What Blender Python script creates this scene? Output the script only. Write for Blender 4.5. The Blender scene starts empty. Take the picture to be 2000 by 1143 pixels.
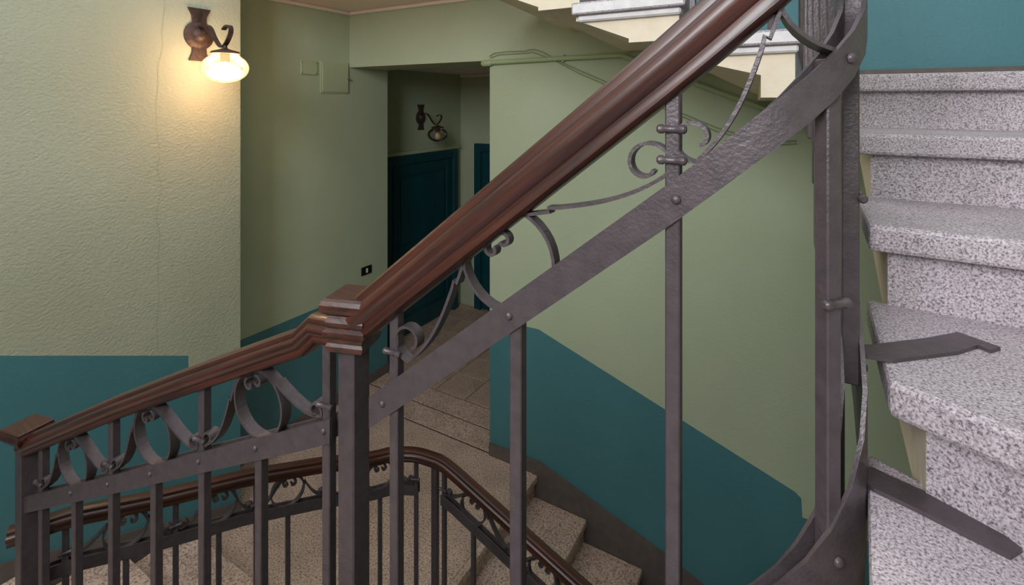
import bpy, bmesh, math, random
from math import sin, cos, pi, radians, sqrt, atan2
from mathutils import Vector, Matrix

random.seed(7)
scene = bpy.context.scene
COL = scene.collection

# ---------------------------------------------------------------- camera
Z0 = 2.61                      # eye height above the landing floor (z = 0)
F, HV = 1000.0, 200.0          # focal length in pixels, horizon row (2000 x 1143 frame)
YAW = radians(30.46)
CA, SA = cos(YAW), sin(YAW)
cam = bpy.data.cameras.new('camera')
cam.sensor_width = 36.0
cam.lens = F / 2000.0 * 36.0
cam.shift_y = -(571.5 - HV) / 2000.0
cam.clip_start = 0.02
camo = bpy.data.objects.new('camera', cam)
camo.location = (0, 0, Z0)
camo.rotation_euler = (pi / 2, 0, YAW)
COL.objects.link(camo)
scene.camera = camo

# ---------------------------------------------------------------- light
world = bpy.data.worlds.new('world')
scene.world = world
world.use_nodes = True
bg = world.node_tree.nodes['Background']
bg.inputs[0].default_value = (0.93, 0.95, 1.0, 1)
bg.inputs[1].default_value = 1.1

def area(name, loc, target, size, energy, color):
    l = bpy.data.lights.new(name, 'AREA')
    l.shape = 'RECTANGLE'; l.size, l.size_y = size
    l.energy = energy; l.color = color
    o = bpy.data.objects.new(name, l)
    o.location = loc
    d = Vector(target) - Vector(loc)
    o.rotation_euler = d.to_track_quat('-Z', 'Y').to_euler()
    COL.objects.link(o)
    return o

# daylight through the stairwell window behind the viewer: fills the opening from just outside the wall
area('window_front_offscreen', (-0.5, -2.06, Z0 + 1.3), (-0.5, 0.0, Z0 + 1.3), (1.5, 1.7), 112, (0.95, 0.96, 1.0))
scene.view_settings.view_transform = 'Standard'
scene.view_settings.look = 'None'
scene.view_settings.gamma = 1.0
scene.view_settings.use_curve_mapping = False
scene.view_settings.exposure = 0.42

# ---------------------------------------------------------------- pixel helpers
def ray(u, v):
    x, z = (u - 1000.0) / F, (HV - v) / F
    return Vector((CA * x - SA, SA * x + CA, z))
def hitX(u, v, X):
    d = ray(u, v); t = X / d.x
    return Vector((X, d.y * t, Z0 + d.z * t))
def hitY(u, v, Y):
    d = ray(u, v); t = Y / d.y
    return Vector((d.x * t, Y, Z0 + d.z * t))
def hitLine(u, v, A, B):        # vertical plane over the plan line A-B
    d = ray(u, v)
    ex, ey = B[0] - A[0], B[1] - A[1]
    den = d.x * ey - d.y * ex
    t = (A[0] * ey - A[1] * ex) / den
    return Vector((d.x * t, d.y * t, Z0 + d.z * t))

# ---------------------------------------------------------------- materials
def srgb(r, g, b):
    f = lambda c: (c / 255 / 12.92) if c / 255 <= 0.04045 else ((c / 255 + 0.055) / 1.055) ** 2.4
    return (f(r), f(g), f(b), 1)

def new_mat(name):
    m = bpy.data.materials.new(name); m.use_nodes = True
    nt = m.node_tree
    return m, nt, nt.nodes['Principled BSDF']

def mottled(name, c1, c2, scale=8, rough=0.6, bump=0.0, bscale=60, metal=0.0, detail=4, stretch=None, spec=0.5, coat=0.0):
    m, nt, b = new_mat(name)
    tc = nt.nodes.new('ShaderNodeTexCoord')
    mp = nt.nodes.new('ShaderNodeMapping')
    nt.links.new(tc.outputs['Object'], mp.inputs[0])
    if stretch: mp.inputs['Scale'].default_value = stretch
    n = nt.nodes.new('ShaderNodeTexNoise'); n.inputs['Scale'].default_value = scale; n.inputs['Detail'].default_value = detail
    nt.links.new(mp.outputs[0], n.inputs['Vector'])
    r = nt.nodes.new('ShaderNodeValToRGB')
    r.color_ramp.elements[0].position = 0.35; r.color_ramp.elements[1].position = 0.65
    r.color_ramp.elements[0].color = c1; r.color_ramp.elements[1].color = c2
    nt.links.new(n.outputs[0], r.inputs[0]); nt.links.new(r.outputs[0], b.inputs['Base Color'])
    b.inputs['Roughness'].default_value = rough
    b.inputs['Metallic'].default_value = metal
    b.inputs['Specular IOR Level'].default_value = spec
    if coat:
        b.inputs['Coat Weight'].default_value = coat; b.inputs['Coat Roughness'].default_value = 0.25
    if bump:
        n2 = nt.nodes.new('ShaderNodeTexNoise'); n2.inputs['Scale'].default_value = bscale; n2.inputs['Detail'].default_value = 5
        nt.links.new(tc.outputs['Object'], n2.inputs['Vector'])
        bp = nt.nodes.new('ShaderNodeBump'); bp.inputs['Strength'].default_value = bump; bp.inputs['Distance'].default_value = 0.01
        nt.links.new(n2.outputs[0], bp.inputs['Height']); nt.links.new(bp.outputs[0], b.inputs['Normal'])
    return m

def granite(name, base, dark, light, scale=260, rough=0.55):
    m, nt, b = new_mat(name)
    tc = nt.nodes.new('ShaderNodeTexCoord')
    n = nt.nodes.new('ShaderNodeTexNoise'); n.inputs['Scale'].default_value = scale; n.inputs['Detail'].default_value = 3
    n.inputs['Roughness'].default_value = 0.7
    nt.links.new(tc.outputs['Object'], n.inputs['Vector'])
    r = nt.nodes.new('ShaderNodeValToRGB')
    e = r.color_ramp.elements
    e[0].position = 0.36; e[0].color = dark
    e[1].position = 0.62; e[1].color = light
    k = e.new(0.46); k.color = base
    nt.links.new(n.outputs[0], r.inputs[0])
    n3 = nt.nodes.new('ShaderNodeTexNoise'); n3.inputs['Scale'].default_value = 5; n3.inputs['Detail'].default_value = 4
    nt.links.new(tc.outputs['Object'], n3.inputs['Vector'])
    mr = nt.nodes.new('ShaderNodeMapRange'); mr.inputs[1].default_value = 0.3; mr.inputs[2].default_value = 0.7
    mr.inputs[3].default_value = 0.82; mr.inputs[4].default_value = 1.1
    nt.links.new(n3.outputs[0], mr.inputs[0])
    mx = nt.nodes.new('ShaderNodeMix'); mx.data_type = 'RGBA'; mx.blend_type = 'MULTIPLY'; mx.inputs[0].default_value = 1
    nt.links.new(r.outputs[0], mx.inputs[6]); nt.links.new(mr.outputs[0], mx.inputs[7])
    nt.links.new(mx.outputs[2], b.inputs['Base Color'])
    b.inputs['Roughness'].default_value = rough
    bp = nt.nodes.new('ShaderNodeBump'); bp.inputs['Strength'].default_value = 0.25; bp.inputs['Distance'].default_value = 0.003
    nt.links.new(n.outputs[0], bp.inputs['Height']); nt.links.new(bp.outputs[0], b.inputs['Normal'])
    return m

def stucco(name, c1, c2, rough=0.75, strong=0.35, streak=0.5, scale=38):
    m, nt, b = new_mat(name)
    tc = nt.nodes.new('ShaderNodeTexCoord')
    n = nt.nodes.new('ShaderNodeTexNoise'); n.inputs['Scale'].default_value = 1.6; n.inputs['Detail'].default_value = 5
    nt.links.new(tc.outputs['Object'], n.inputs['Vector'])
    r = nt.nodes.new('ShaderNodeValToRGB')
    r.color_ramp.elements[0].position = 0.3; r.color_ramp.elements[1].position = 0.7
    r.color_ramp.elements[0].color = c1; r.color_ramp.elements[1].color = c2
    nt.links.new(n.outputs[0], r.inputs[0]); nt.links.new(r.outputs[0], b.inputs['Base Color'])
    b.inputs['Roughness'].default_value = rough
    mp = nt.nodes.new('ShaderNodeMapping'); mp.inputs['Scale'].default_value = (1, streak, 1.0)
    nt.links.new(tc.outputs['Object'], mp.inputs[0])
    n2 = nt.nodes.new('ShaderNodeTexNoise'); n2.inputs['Scale'].default_value = scale; n2.inputs['Detail'].default_value = 6
    n2.inputs['Roughness'].default_value = 0.6
    nt.links.new(mp.outputs[0], n2.inputs['Vector'])
    bp = nt.nodes.new('ShaderNodeBump'); bp.inputs['Strength'].default_value = strong; bp.inputs['Distance'].default_value = 0.02
    nt.links.new(n2.outputs[0], bp.inputs['Height']); nt.links.new(bp.outputs[0], b.inputs['Normal'])
    return m

def plain(name, c, rough=0.5, metal=0.0, spec=0.5):
    m, nt, b = new_mat(name)
    b.inputs['Base Color'].default_value = c; b.inputs['Roughness'].default_value = rough
    b.inputs['Metallic'].default_value = metal; b.inputs['Specular IOR Level'].default_value = spec
    return m

M = {}
M['green'] = stucco('pale green wall paint', srgb(170, 182, 154), srgb(178, 189, 162), strong=0.12, scale=60)
M['green_rough'] = stucco('pale green rough plaster', srgb(168, 170, 148), srgb(176, 178, 157), strong=0.42, streak=0.75, scale=75)
M['teal'] = stucco('teal dado paint', srgb(66, 118, 126), srgb(74, 126, 134), rough=0.55, strong=0.12, scale=60)
M['tealdark'] = mottled('dark teal door paint', srgb(10, 62, 70), srgb(14, 70, 78), 3, 0.4)
M['skirt'] = mottled('grey brown skirting', srgb(92, 84, 82), srgb(104, 94, 90), 20, 0.6)
M['ceil'] = stucco('warm white ceiling paint', srgb(232, 214, 204), srgb(236, 220, 212), strong=0.1)
M['cream'] = mottled('cream painted plaster', srgb(216, 202, 178), srgb(226, 212, 190), 10, 0.7, 0.15, 40)
M['slabend'] = mottled('pale grey slab edge', srgb(206, 202, 204), srgb(220, 216, 216), 30, 0.6)
M['granite'] = granite('grey speckled granite', srgb(160, 148, 154), srgb(92, 84, 92), srgb(200, 190, 196), 270)
M['terrazzo'] = granite('brown speckled terrazzo', srgb(190, 164, 148), srgb(118, 96, 84), srgb(222, 200, 184), 95)
M['tile'] = granite('brown speckled floor tile', srgb(180, 156, 138), srgb(130, 108, 94), srgb(204, 182, 164), 120, 0.45)
M['joint'] = plain('dark floor joint', srgb(84, 70, 62), 0.9)
M['iron'] = mottled('painted grey wrought iron', srgb(76, 67, 71), srgb(86, 76, 80), 40, 0.38, 0.14, 170, metal=0.25)
M['irondark'] = mottled('dark wrought iron', srgb(58, 44, 40), srgb(78, 58, 52), 40, 0.5, 0.3, 60, metal=0.3)
def wood_mat():
    m, nt, b = new_mat('dark red polished wood')
    at = nt.nodes.new('ShaderNodeAttribute'); at.attribute_name = 'grain'
    mp = nt.nodes.new('ShaderNodeMapping'); mp.inputs['Scale'].default_value = (5, 90, 90)
    nt.links.new(at.outputs['Vector'], mp.inputs[0])
    n = nt.nodes.new('ShaderNodeTexNoise'); n.inputs['Scale'].default_value = 1.0; n.inputs['Detail'].default_value = 6
    n.inputs['Roughness'].default_value = 0.65
    nt.links.new(mp.outputs[0], n.inputs['Vector'])
    r = nt.nodes.new('ShaderNodeValToRGB')
    e = r.color_ramp.elements
    e[0].position = 0.32; e[0].color = srgb(30, 14, 11)
    e[1].position = 0.70; e[1].color = srgb(84, 42, 31)
    nt.links.new(n.outputs[0], r.inputs[0]); nt.links.new(r.outputs[0], b.inputs['Base Color'])
    b.inputs['Roughness'].default_value = 0.38
    b.inputs['Coat Weight'].default_value = 0.25; b.inputs['Coat Roughness'].default_value = 0.2
    bp = nt.nodes.new('ShaderNodeBump'); bp.inputs['Strength'].default_value = 0.25; bp.inputs['Distance'].default_value = 0.004
    nt.links.new(n.outputs[0], bp.inputs['Height']); nt.links.new(bp.outputs[0], b.inputs['Normal'])
    return m
M['wood'] = wood_mat()
M['pipe'] = plain('green painted conduit', srgb(160, 176, 136), 0.5)
M['cable'] = plain('green painted cable', srgb(140, 150, 112), 0.6)
M['boxgreen'] = stucco('green painted box cover', srgb(172, 184, 150), srgb(178, 190, 156), strong=0.1)
M['black'] = plain('black plastic', srgb(22, 22, 24), 0.35)
M['white'] = plain('white plastic', srgb(225, 225, 220), 0.4)
M['brass'] = plain('dull metal lock', srgb(150, 146, 130), 0.35, 0.8)
M['crack'] = plain('dark plaster crack', srgb(160, 164, 138), 0.9)

def glass_globe(name, col, emit, strength, clear):
    m, nt, b = new_mat(name)
    out = nt.nodes['Material Output']
    tr = nt.nodes.new('ShaderNodeBsdfTransparent'); tr.inputs[0].default_value = (1, 0.97, 0.94, 1)
    gl = nt.nodes.new('ShaderNodeBsdfGlossy'); gl.inputs[1].default_value = 0.15
    tl = nt.nodes.new('ShaderNodeBsdfTranslucent'); tl.inputs[0].default_value = col
    a1 = nt.nodes.new('ShaderNodeMixShader'); a1.inputs[0].default_value = clear
    nt.links.new(tl.outputs[0], a1.inputs[1]); nt.links.new(tr.outputs[0], a1.inputs[2])
    lw = nt.nodes.new('ShaderNodeLayerWeight'); lw.inputs[0].default_value = 0.25
    a2 = nt.nodes.new('ShaderNodeMixShader')
    nt.links.new(lw.outputs[0], a2.inputs[0]); nt.links.new(a1.outputs[0], a2.inputs[1]); nt.links.new(gl.outputs[0], a2.inputs[2])
    last = a2
    if strength:
        em = nt.nodes.new('ShaderNodeEmission'); em.inputs[0].default_value = emit; em.inputs[1].default_value = strength
        ad = nt.nodes.new('ShaderNodeAddShader')
        nt.links.new(a2.outputs[0], ad.inputs[0]); nt.links.new(em.outputs[0], ad.inputs[1]); last = ad
    nt.links.new(last.outputs[0], out.inputs[0])
    return m
M['globe'] = glass_globe('frosted lamp globe', srgb(255, 214, 180), srgb(255, 170, 120), 0.10, 0.95)
M['globe_clear'] = glass_globe('clear lamp globe', srgb(200, 190, 170), None, 0, 0.85)
def emitter(name, c, s):
    m, nt, b = new_mat(name)
    b.inputs['Base Color'].default_value = c
    b.inputs['Emission Color'].default_value = c; b.inputs['Emission Strength'].default_value = s
    return m
M['bulb'] = emitter('glowing bulb', srgb(255, 212, 165), 30.0)
M['bulb_off'] = plain('unlit bulb glass', srgb(200, 180, 150), 0.15)

# ---------------------------------------------------------------- object helpers
def link(o, parent=None):
    COL.objects.link(o)
    if parent: o.parent = parent
    return o
def empty(name, loc=(0, 0, 0)):
    o = bpy.data.objects.new(name, None); o.location = loc
    o.empty_display_size = 0.1
    return link(o)
def tag(o, label=None, cat=None, group=None, kind=None):
    if label: o['label'] = label
    if cat: o['category'] = cat
    if group: o['group'] = group
    if kind: o['kind'] = kind
    return o
def mesh(name, verts, faces, mats, parent=None, fm=None, smooth=False, fixn=True):
    me = bpy.data.meshes.new(name)
    off = parent.matrix_basis.translation if parent is not None else Vector((0, 0, 0))
    if parent is not None and parent.parent is not None:
        off = off + parent.parent.matrix_basis.translation
    me.from_pydata([Vector(v) - off for v in verts], [], faces)
    for m in (mats if isinstance(mats, (list, tuple)) else [mats]): me.materials.append(m if not isinstance(m, str) else M[m])
    if fm:
        for p, i in zip(me.polygons, fm): p.material_index = i
    if fixn:
        bm = bmesh.new(); bm.from_mesh(me)
        bmesh.ops.recalc_face_normals(bm, faces=bm.faces)
        bm.to_mesh(me); bm.free()
    if smooth:
        me.polygons.foreach_set('use_smooth', [True] * len(me.polygons))
        try: me.set_sharp_from_angle(angle=radians(38))
        except Exception: pass
    me.update()
    o = bpy.data.objects.new(name, me)
    return link(o, parent)

def boxdata(c, dx, dy, dz, yaw=0.0, tilt=None):
    vs = []
    for sz in (-1, 1):
        for sx, sy in ((-1, -1), (1, -1), (1, 1), (-1, 1)):
            x, y = sx * dx / 2, sy * dy / 2
            vs.append(Vector((c[0] + x * cos(yaw) - y * sin(yaw), c[1] + x * sin(yaw) + y * cos(yaw), c[2] + sz * dz / 2)))
    fs = [(0, 3, 2, 1), (4, 5, 6, 7), (0, 1, 5, 4), (1, 2, 6, 5), (2, 3, 7, 6), (3, 0, 4, 7)]
    return vs, fs
def box(name, c, d, mat, parent=None, yaw=0.0, bevel=0.0):
    vs, fs = boxdata(c, d[0], d[1], d[2], yaw)
    o = mesh(name, vs, fs, mat, parent)
    if bevel: bevel_mesh(o, bevel)
    return o
def bevel_mesh(o, w, seg=1):
    bm = bmesh.new(); bm.from_mesh(o.data)
    bmesh.ops.bevel(bm, geom=list(bm.edges), offset=w, segments=seg, affect='EDGES', profile=0.5)
    bm.to_mesh(o.data); bm.free()
def box2(name, lo, hi, mat, parent=None, bevel=0.0):
    c = [(a + b) / 2 for a, b in zip(lo, hi)]; d = [abs(b - a) for a, b in zip(lo, hi)]
    return box(name, c, d, mat, parent, 0.0, bevel)
def prism(name, poly, axis, a, b, mats, parent=None, fm_front=0, fm_side=None, bevel=0.0):
    """poly: 2D points; axis 'Y': (x,z) extruded in y from a to b; 'X': (y,z); 'Z': (x,y)"""
    def P(p, h):
        return {'Y': (p[0], h, p[1]), 'X': (h, p[0], p[1]), 'Z': (p[0], p[1], h)}[axis]
    n = len(poly)
    vs = [P(p, a) for p in poly] + [P(p, b) for p in poly]
    fs = [tuple(range(n)), tuple(range(2 * n - 1, n - 1, -1))] + [(i, (i + 1) % n, n + (i + 1) % n, n + i) for i in range(n)]
    fm = None
    if fm_side is not None: fm = [fm_front, fm_front] + [fm_side[i] if isinstance(fm_side, (list, tuple)) else fm_side for i in range(n)]
    o = mesh(name, vs, fs, mats, parent, fm)
    if bevel: bevel_mesh(o, bevel)
    return o

def grain(o, vals):
    a = o.data.attributes.new('grain', 'FLOAT_VECTOR', 'POINT')
    a.data.foreach_set('vector', [c for v in vals for c in v])
def sweep(name, pts, profile, mat, parent=None, vertical=False, closed_ends=True, smooth=True):
    """profile: list of (n, b); n to the horizontal left-hand side of travel, b up."""
    pts = [Vector(p) for p in pts]
    vs, fs = [], []
    n = len(profile)
    for i, p in enumerate(pts):
        if i == 0: t = pts[1] - pts[0]
        elif i == len(pts) - 1: t = pts[-1] - pts[-2]
        else: t = (pts[i + 1] - p).normalized() + (p - pts[i - 1]).normalized()
        t.normalize()
        h = Vector((t.x, t.y, 0)); h.normalize()
        side = Vector((-h.y, h.x, 0))
        k = 1.0
        if 0 < i < len(pts) - 1:
            a = (p - pts[i - 1]); a.z = 0
            if a.length > 1e-6:
                a.normalize(); k = 1.0 / max(0.5, h.dot(a))
        up = Vector((0, 0, 1)) if vertical else side.cross(t) * -1
        if up.z < 0: up = -up
        for (a, b) in profile: vs.append(p + side * a * k + up * b)
    for i in range(len(pts) - 1):
        for j in range(n):
            fs.append((i * n + j, i * n + (j + 1) % n, (i + 1) * n + (j + 1) % n, (i + 1) * n + j))
    if closed_ends:
        fs.append(tuple(range(n))); fs.append(tuple(range((len(pts) - 1) * n, len(pts) * n)))
    o = mesh(name, vs, fs, mat, parent, smooth=smooth)
    grain(o, [(i // n * 0.03, profile[i % n][0], profile[i % n][1]) for i in range(len(vs))])
    return o

def tube(name, pts, r, mat, parent=None, seg=8):
    pts = [Vector(p) for p in pts]
    vs, fs = [], []
    ref = Vector((0.3, 0.2, 0.93)).normalized()
    for i, p in enumerate(pts):
        a = pts[max(0, i - 1)]; b = pts[min(len(pts) - 1, i + 1)]
        t = (b - a).normalized()
        s = t.cross(ref)
        if s.length < 1e-3: s = t.cross(Vector((1, 0, 0)))
        s.normalize(); w = s.cross(t).normalized()
        rr = r[i] if isinstance(r, (list, tuple)) else r
        for k in range(seg):
            an = 2 * pi * k / seg
            vs.append(p + s * cos(an) * rr + w * sin(an) * rr)
    for i in range(len(pts) - 1):
        for k in range(seg):
            fs.append((i * seg + k, i * seg + (k + 1) % seg, (i + 1) * seg + (k + 1) % seg, (i + 1) * seg + k))
    fs.append(tuple(range(seg))); fs.append(tuple(range((len(pts) - 1) * seg, len(pts) * seg)))
    return mesh(name, vs, fs, mat, parent, smooth=True)

def lathe(name, c, prof, mat, parent=None, seg=24, axis='Z', rot=0.0, smooth=True):
    """prof: list of (radius, height); seg=4 gives square caps with half-width = radius"""
    vs, fs = [], []
    f = sqrt(2) if seg == 4 else 1.0
    off = pi / 4 if seg == 4 else 0
    for (r, h) in prof:
        for k in range(seg):
            an = 2 * pi * k / seg + off + rot
            a, b = r * f * cos(an), r * f * sin(an)
            vs.append({'Z': (c[0] + a, c[1] + b, c[2] + h), 'X': (c[0] + h, c[1] + a, c[2] + b), 'Y': (c[0] + a, c[1] + h, c[2] + b)}[axis])
    for i in range(len(prof) - 1):
        for k in range(seg):
            fs.append((i * seg + k, i * seg + (k + 1) % seg, (i + 1) * seg + (k + 1) % seg, (i + 1) * seg + k))
    fs.append(tuple(range(seg))); fs.append(tuple(range((len(prof) - 1) * seg, len(prof) * seg)))
    o = mesh(name, vs, fs, mat, parent, smooth=smooth)
    if mat == 'wood': grain(o, [tuple(Vector(v) - Vector(c)) for v in vs])
    return o

# ================================================================ THE SETTING
YB = 3.19          # back wall (with the opening)
XL = -3.55         # left wall inside the landing
XP = -3.13         # projecting wall that carries the lamp
YP = 1.925         # its end
XJ = -2.067        # right jamb of the opening
ZC = Z0 + 0.80     # landing ceiling
ZL = Z0 + 0.31     # lintel
BOT = -1.2
TOP = Z0 + 2.6
XR = 1.25
YN = -0.75
YF = -1.75
RISE = 0.155
def S(k): return Z0 - 0.229 - RISE * (k - 4)      # tread height, counted downwards

# --- back wall, one object with upper paint and dado
dado = [(XJ, Z0 - 1.605), (-1.66, Z0 - 1.592), (-0.085, Z0 - 2.125), (-0.055, Z0 - 2.15), (-0.05, Z0 - 2.25), (XR + 0.2, Z0 - 2.25)]
updado = [(XR + 0.2, S(2) + 0.02), (0.05, S(2) + 0.02), (-0.02, S(1) + 0.02), (-0.385, S(0) + 0.02), (-0.77, S(-1) + 0.02), (-1.155, S(-2) + 0.02), (-1.54, S(-3) + 0.02)]
def wall_back():
    vs, fs, fm = [], [], []
    def quadface(poly, m, y=YB):
        i0 = len(vs)
        vs.extend([(p[0], y, p[1]) for p in poly]); fs.append(tuple(range(i0, i0 + len(poly)))); fm.append(m)
    # dado strips
    for (a, b) in zip(dado[:-1], dado[1:]):
        if b[0] - a[0] > 1e-4:
            quadface([(a[0], BOT), (b[0], BOT), b, a], 1)
    # upper green: from dado line to the upper stair line
    U = [(-3.9, S(-3) + 0.02), (XJ, S(-3) + 0.02)] + updado[::-1]
    xs = sorted(set([p[0] for p in dado] + [p[0] for p in U if p[0] >= XJ]))
    def interp(L, x):
        for (a, b) in zip(L[:-1], L[1:]):
            if a[0] <= x <= b[0] and b[0] > a[0]:
                return a[1] + (b[1] - a[1]) * (x - a[0]) / (b[0] - a[0])
        return L[-1][1]
    for (x0, x1) in zip(xs[:-1], xs[1:]):
        e = 1e-5
        quadface([(x0, interp(dado, x0 + e)), (x1, interp(dado, x1 - e)), (x1, interp(U, x1 - e)), (x0, interp(U, x0 + e))], 0)
        h0, h1 = interp(U, x0 + e), interp(U, x1 - e)
        quadface([(x0, h0), (x1, h1), (x1, h1 + 1.0), (x0, h0 + 1.0)], 1)
        quadface([(x0, h0 + 1.0), (x1, h1 + 1.0), (x1, TOP), (x0, TOP)], 0)
    # lintel over the opening
    quadface([(XL - 0.4, ZL), (XJ, ZL), (XJ, TOP), (XL - 0.4, TOP)], 0)
    # soffit of the opening and right jamb
    i0 = len(vs)
    vs.extend([(XL - .4, YB, ZL), (XJ, YB, ZL), (XJ, YB + 0.47, ZL), (XL - .4, YB + 0.47, ZL)]); fs.append((i0, i0 + 1, i0 + 2, i0 + 3)); fm.append(0)
    for z0, z1, m in ((0, Z0 - 1.605, 1), (Z0 - 1.605, ZL, 0)):
        i0 = len(vs)
        vs.extend([(XJ, YB, z0), (XJ, YB + 0.47, z0), (XJ, YB + 0.47, z1), (XJ, YB, z1)]); fs.append((i0, i0 + 1, i0 + 2, i0 + 3)); fm.append(m)
    # back skin so the wall has thickness
    for poly in ([(XJ, BOT), (XR + .2, BOT), (XR + .2, TOP), (XJ, TOP)], [(XL - .4, ZL), (XJ, ZL), (XJ, TOP), (XL - .4, TOP)]):
        quadface(poly, 0, YB + 0.47)
    o = mesh('wall_back', vs, fs, [M['green'], M['teal']], None, fm, fixn=False)
    return tag(o, 'pale green wall with teal dado beside the descending steps', None, None, 'structure')
wall_back()

# --- left wall of the landing (recessed) and projecting wall with the lamp
ZD = Z0 - 1.71
def slabwall(name, y0, y1, xface, thick, dl, label, mats, mup=0):
    """wall parallel to Y whose visible face is at xface; dl = dado line [(y,z),...] rising order in y"""
    vs, fs, fm = [], [], []
    ys = [p[0] for p in dl]
    n = len(dl)
    for x in (xface, xface - thick):
        for (y, z) in dl: vs += [(x, y, BOT), (x, y, z), (x, y, TOP)]
    N = 3 * n
    for s in (0, N):
        for i in range(n - 1):
            a = s + 3 * i; b = a + 3
            fs.append((a, b, b + 1, a + 1)); fm.append(1)
            fs.append((a + 1, b + 1, b + 2, a + 2)); fm.append(0)
    for i in (0, n - 1):
        a = 3 * i
        fs.append((a, a + 1, N + a + 1, N + a)); fm.append(1)
        fs.append((a + 1, a + 2, N + a + 2, N + a + 1)); fm.append(0)
    for i in range(n - 1):
        a = 3 * i
        fs.append((a + 2, a + 5, N + a + 5, N + a + 2)); fm.append(0)
    o = mesh(name, vs, fs, mats, None, fm)
    return tag(o, label, None, None, 'structure')
slabwall('wall_left', YP - 0.02, 3.66, XL, 0.38, [(YP - 0.02, ZD), (3.66, ZD)], 'smooth pale green landing wall with teal dado running into the doorway', [M['green'], M['teal']])
pd = hitX(368, 695, XP)
pd0 = hitX(0, 695, XP)
sl = (pd0.z - pd.z) / (pd.y - pd0.y)
dl = [(-1.75, pd.z + sl * (pd.y + 1.75)), (pd.y, pd.z), (pd.y + 0.002, Z0 - 1.63), (YP, Z0 - 1.63)]
wp = slabwall('wall_left.001', YN, YP, XP, 0.8, dl, 'projecting rough plaster wall that carries the lit lamp', [M['green_rough'], M['teal']])
# hairline crack in the plaster
cp = [(320, -30), (321, 20), (316, 60), (318, 95), (308, 130), (309, 165), (304, 205), (306, 250), (312, 300), (307, 335), (316, 365), (309, 400), (305, 430), (312, 455), (308, 520), (311, 580), (305, 640), (309, 688)]
cvs, cfs = [], []
for i, (u, v) in enumerate(cp):
    p = hitX(u, v, XP + 0.0015); w = 0.0006 + 0.0008 * random.random()
    cvs += [(p.x, p.y - w, p.z), (p.x, p.y + w, p.z)]
for i in range(len(cp) - 1): cfs.append((2 * i, 2 * i + 1, 2 * i + 3, 2 * i + 2))
mesh('crack', cvs, cfs, 'crack', wp)

# --- right and near walls (out of the frame, they close the stairwell)
tag(box2('wall_right', (XR, YF, BOT), (XR + 0.2, YB, TOP), 'green'), 'plain green wall beside the upper steps', None, None, 'structure')


vs, fs = [], []
wx0, wx1, wz0, wz1 = -1.25, 0.25, Z0 + 0.45, Z0 + 2.15
for lo, hi in (((XP, YF - 0.3, BOT), (wx0, YF, TOP)), ((wx1, YF - 0.3, BOT), (XR + 0.2, YF, TOP)), ((wx0, YF - 0.3, BOT), (wx1, YF, wz0)), ((wx0, YF - 0.3, wz1), (wx1, YF, TOP))):
    b0 = len(vs)
    v_, f_ = boxdata([(a + b) / 2 for a, b in zip(lo, hi)], hi[0] - lo[0], hi[1] - lo[1], hi[2] - lo[2])
    vs += v_; fs += [tuple(b0 + i for i in f) for f in f_]
tag(mesh('wall_front', vs, fs, 'green'), 'green stairwell wall with the tall window', None, None, 'structure')
wn = empty('window_1', ((wx0 + wx1) / 2, YF - 0.2, wz0)); tag(wn, 'tall white framed stairwell window', None, None, 'structure')
for lo, hi in (((wx0, wz0), (wx0 + 0.06, wz1)), ((wx1 - 0.06, wz0), (wx1, wz1)), ((wx0 + 0.06, wz0), (wx1 - 0.06, wz0 + 0.06)), ((wx0 + 0.06, wz1 - 0.06), (wx1 - 0.06, wz1)), (((wx0 + wx1) / 2 - 0.025, wz0 + 0.06), ((wx0 + wx1) / 2 + 0.025, wz1 - 0.06))):
    box2('window_frame', (lo[0], YF - 0.22, lo[1]), (hi[0], YF - 0.16, hi[1]), 'white', wn)
tag(box2('floor_lower', (XP - 0.8, YF, BOT - 0.1), (XR + 0.2, YB + 0.47, BOT), 'terrazzo'), 'added unseen terrazzo floor closing the stairwell against light from below', None, None, 'structure')  # added out of view, keeps sky light from coming up the well
# --- landing floor, threshold, corridor
tag(box2('floor', (XL, 1.60, -0.16), (-1.70, YB, 0.0), 'terrazzo'), 'brown speckled terrazzo landing floor', None, None, 'structure')
th = tag(box2('floor_threshold', (XL, YB, -0.16), (XJ, YB + 0.47, -0.002), 'joint'), 'terrazzo threshold strip of the doorway', None, None, 'structure')
box2('threshold_slab', (XL, YB + 0.012, -0.002), (XJ, YB + 0.225, 0.004), 'terrazzo', th, 0.003)
box2('threshold_slab', (XL, YB + 0.237, -0.002), (XJ, YB + 0.458, 0.004), 'terrazzo', th, 0.003)
XC, YC = -3.95, 5.40
fc = tag(box2('floor_corridor', (XC, YB + 0.47, -0.16), (-0.6, YC, -0.006), 'joint'), 'tiled corridor floor beyond the doorway', None, None, 'structure')
ts = 0.33
ny = int((YC - YB - 0.47) / ts) + 1; nx = 8
tile_me = None
for i in range(nx):
    for j in range(ny):
        x0 = XC + i * ts; y0 = YB + 0.47 + j * ts
        y1 = min(y0 + ts, YC)
        if y1 - y0 < 0.05: continue
        full = abs(y1 - y0 - ts) < 1e-6
        if full and tile_me:
            o = bpy.data.objects.new('tile', tile_me); o.location = (x0 - XC, y0 - YB - 0.47, random.uniform(-0.0012, 0.0008)); link(o, fc)
        else:
            o = box2('tile', (x0 + 0.004, y0 + 0.004, -0.03), (x0 + ts - 0.004, y1 - 0.004, 0.002), 'tile', fc, 0.002)
            if full and not tile_me: tile_me = o.data
ZCC = Z0 + 0.36
tag(box2('ceiling_corridor', (XC - 0.2, YB + 0.47, ZCC), (-0.6, YC + 0.2, ZCC + 0.1), 'ceil'), 'dim corridor ceiling', None, None, 'structure')
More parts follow.
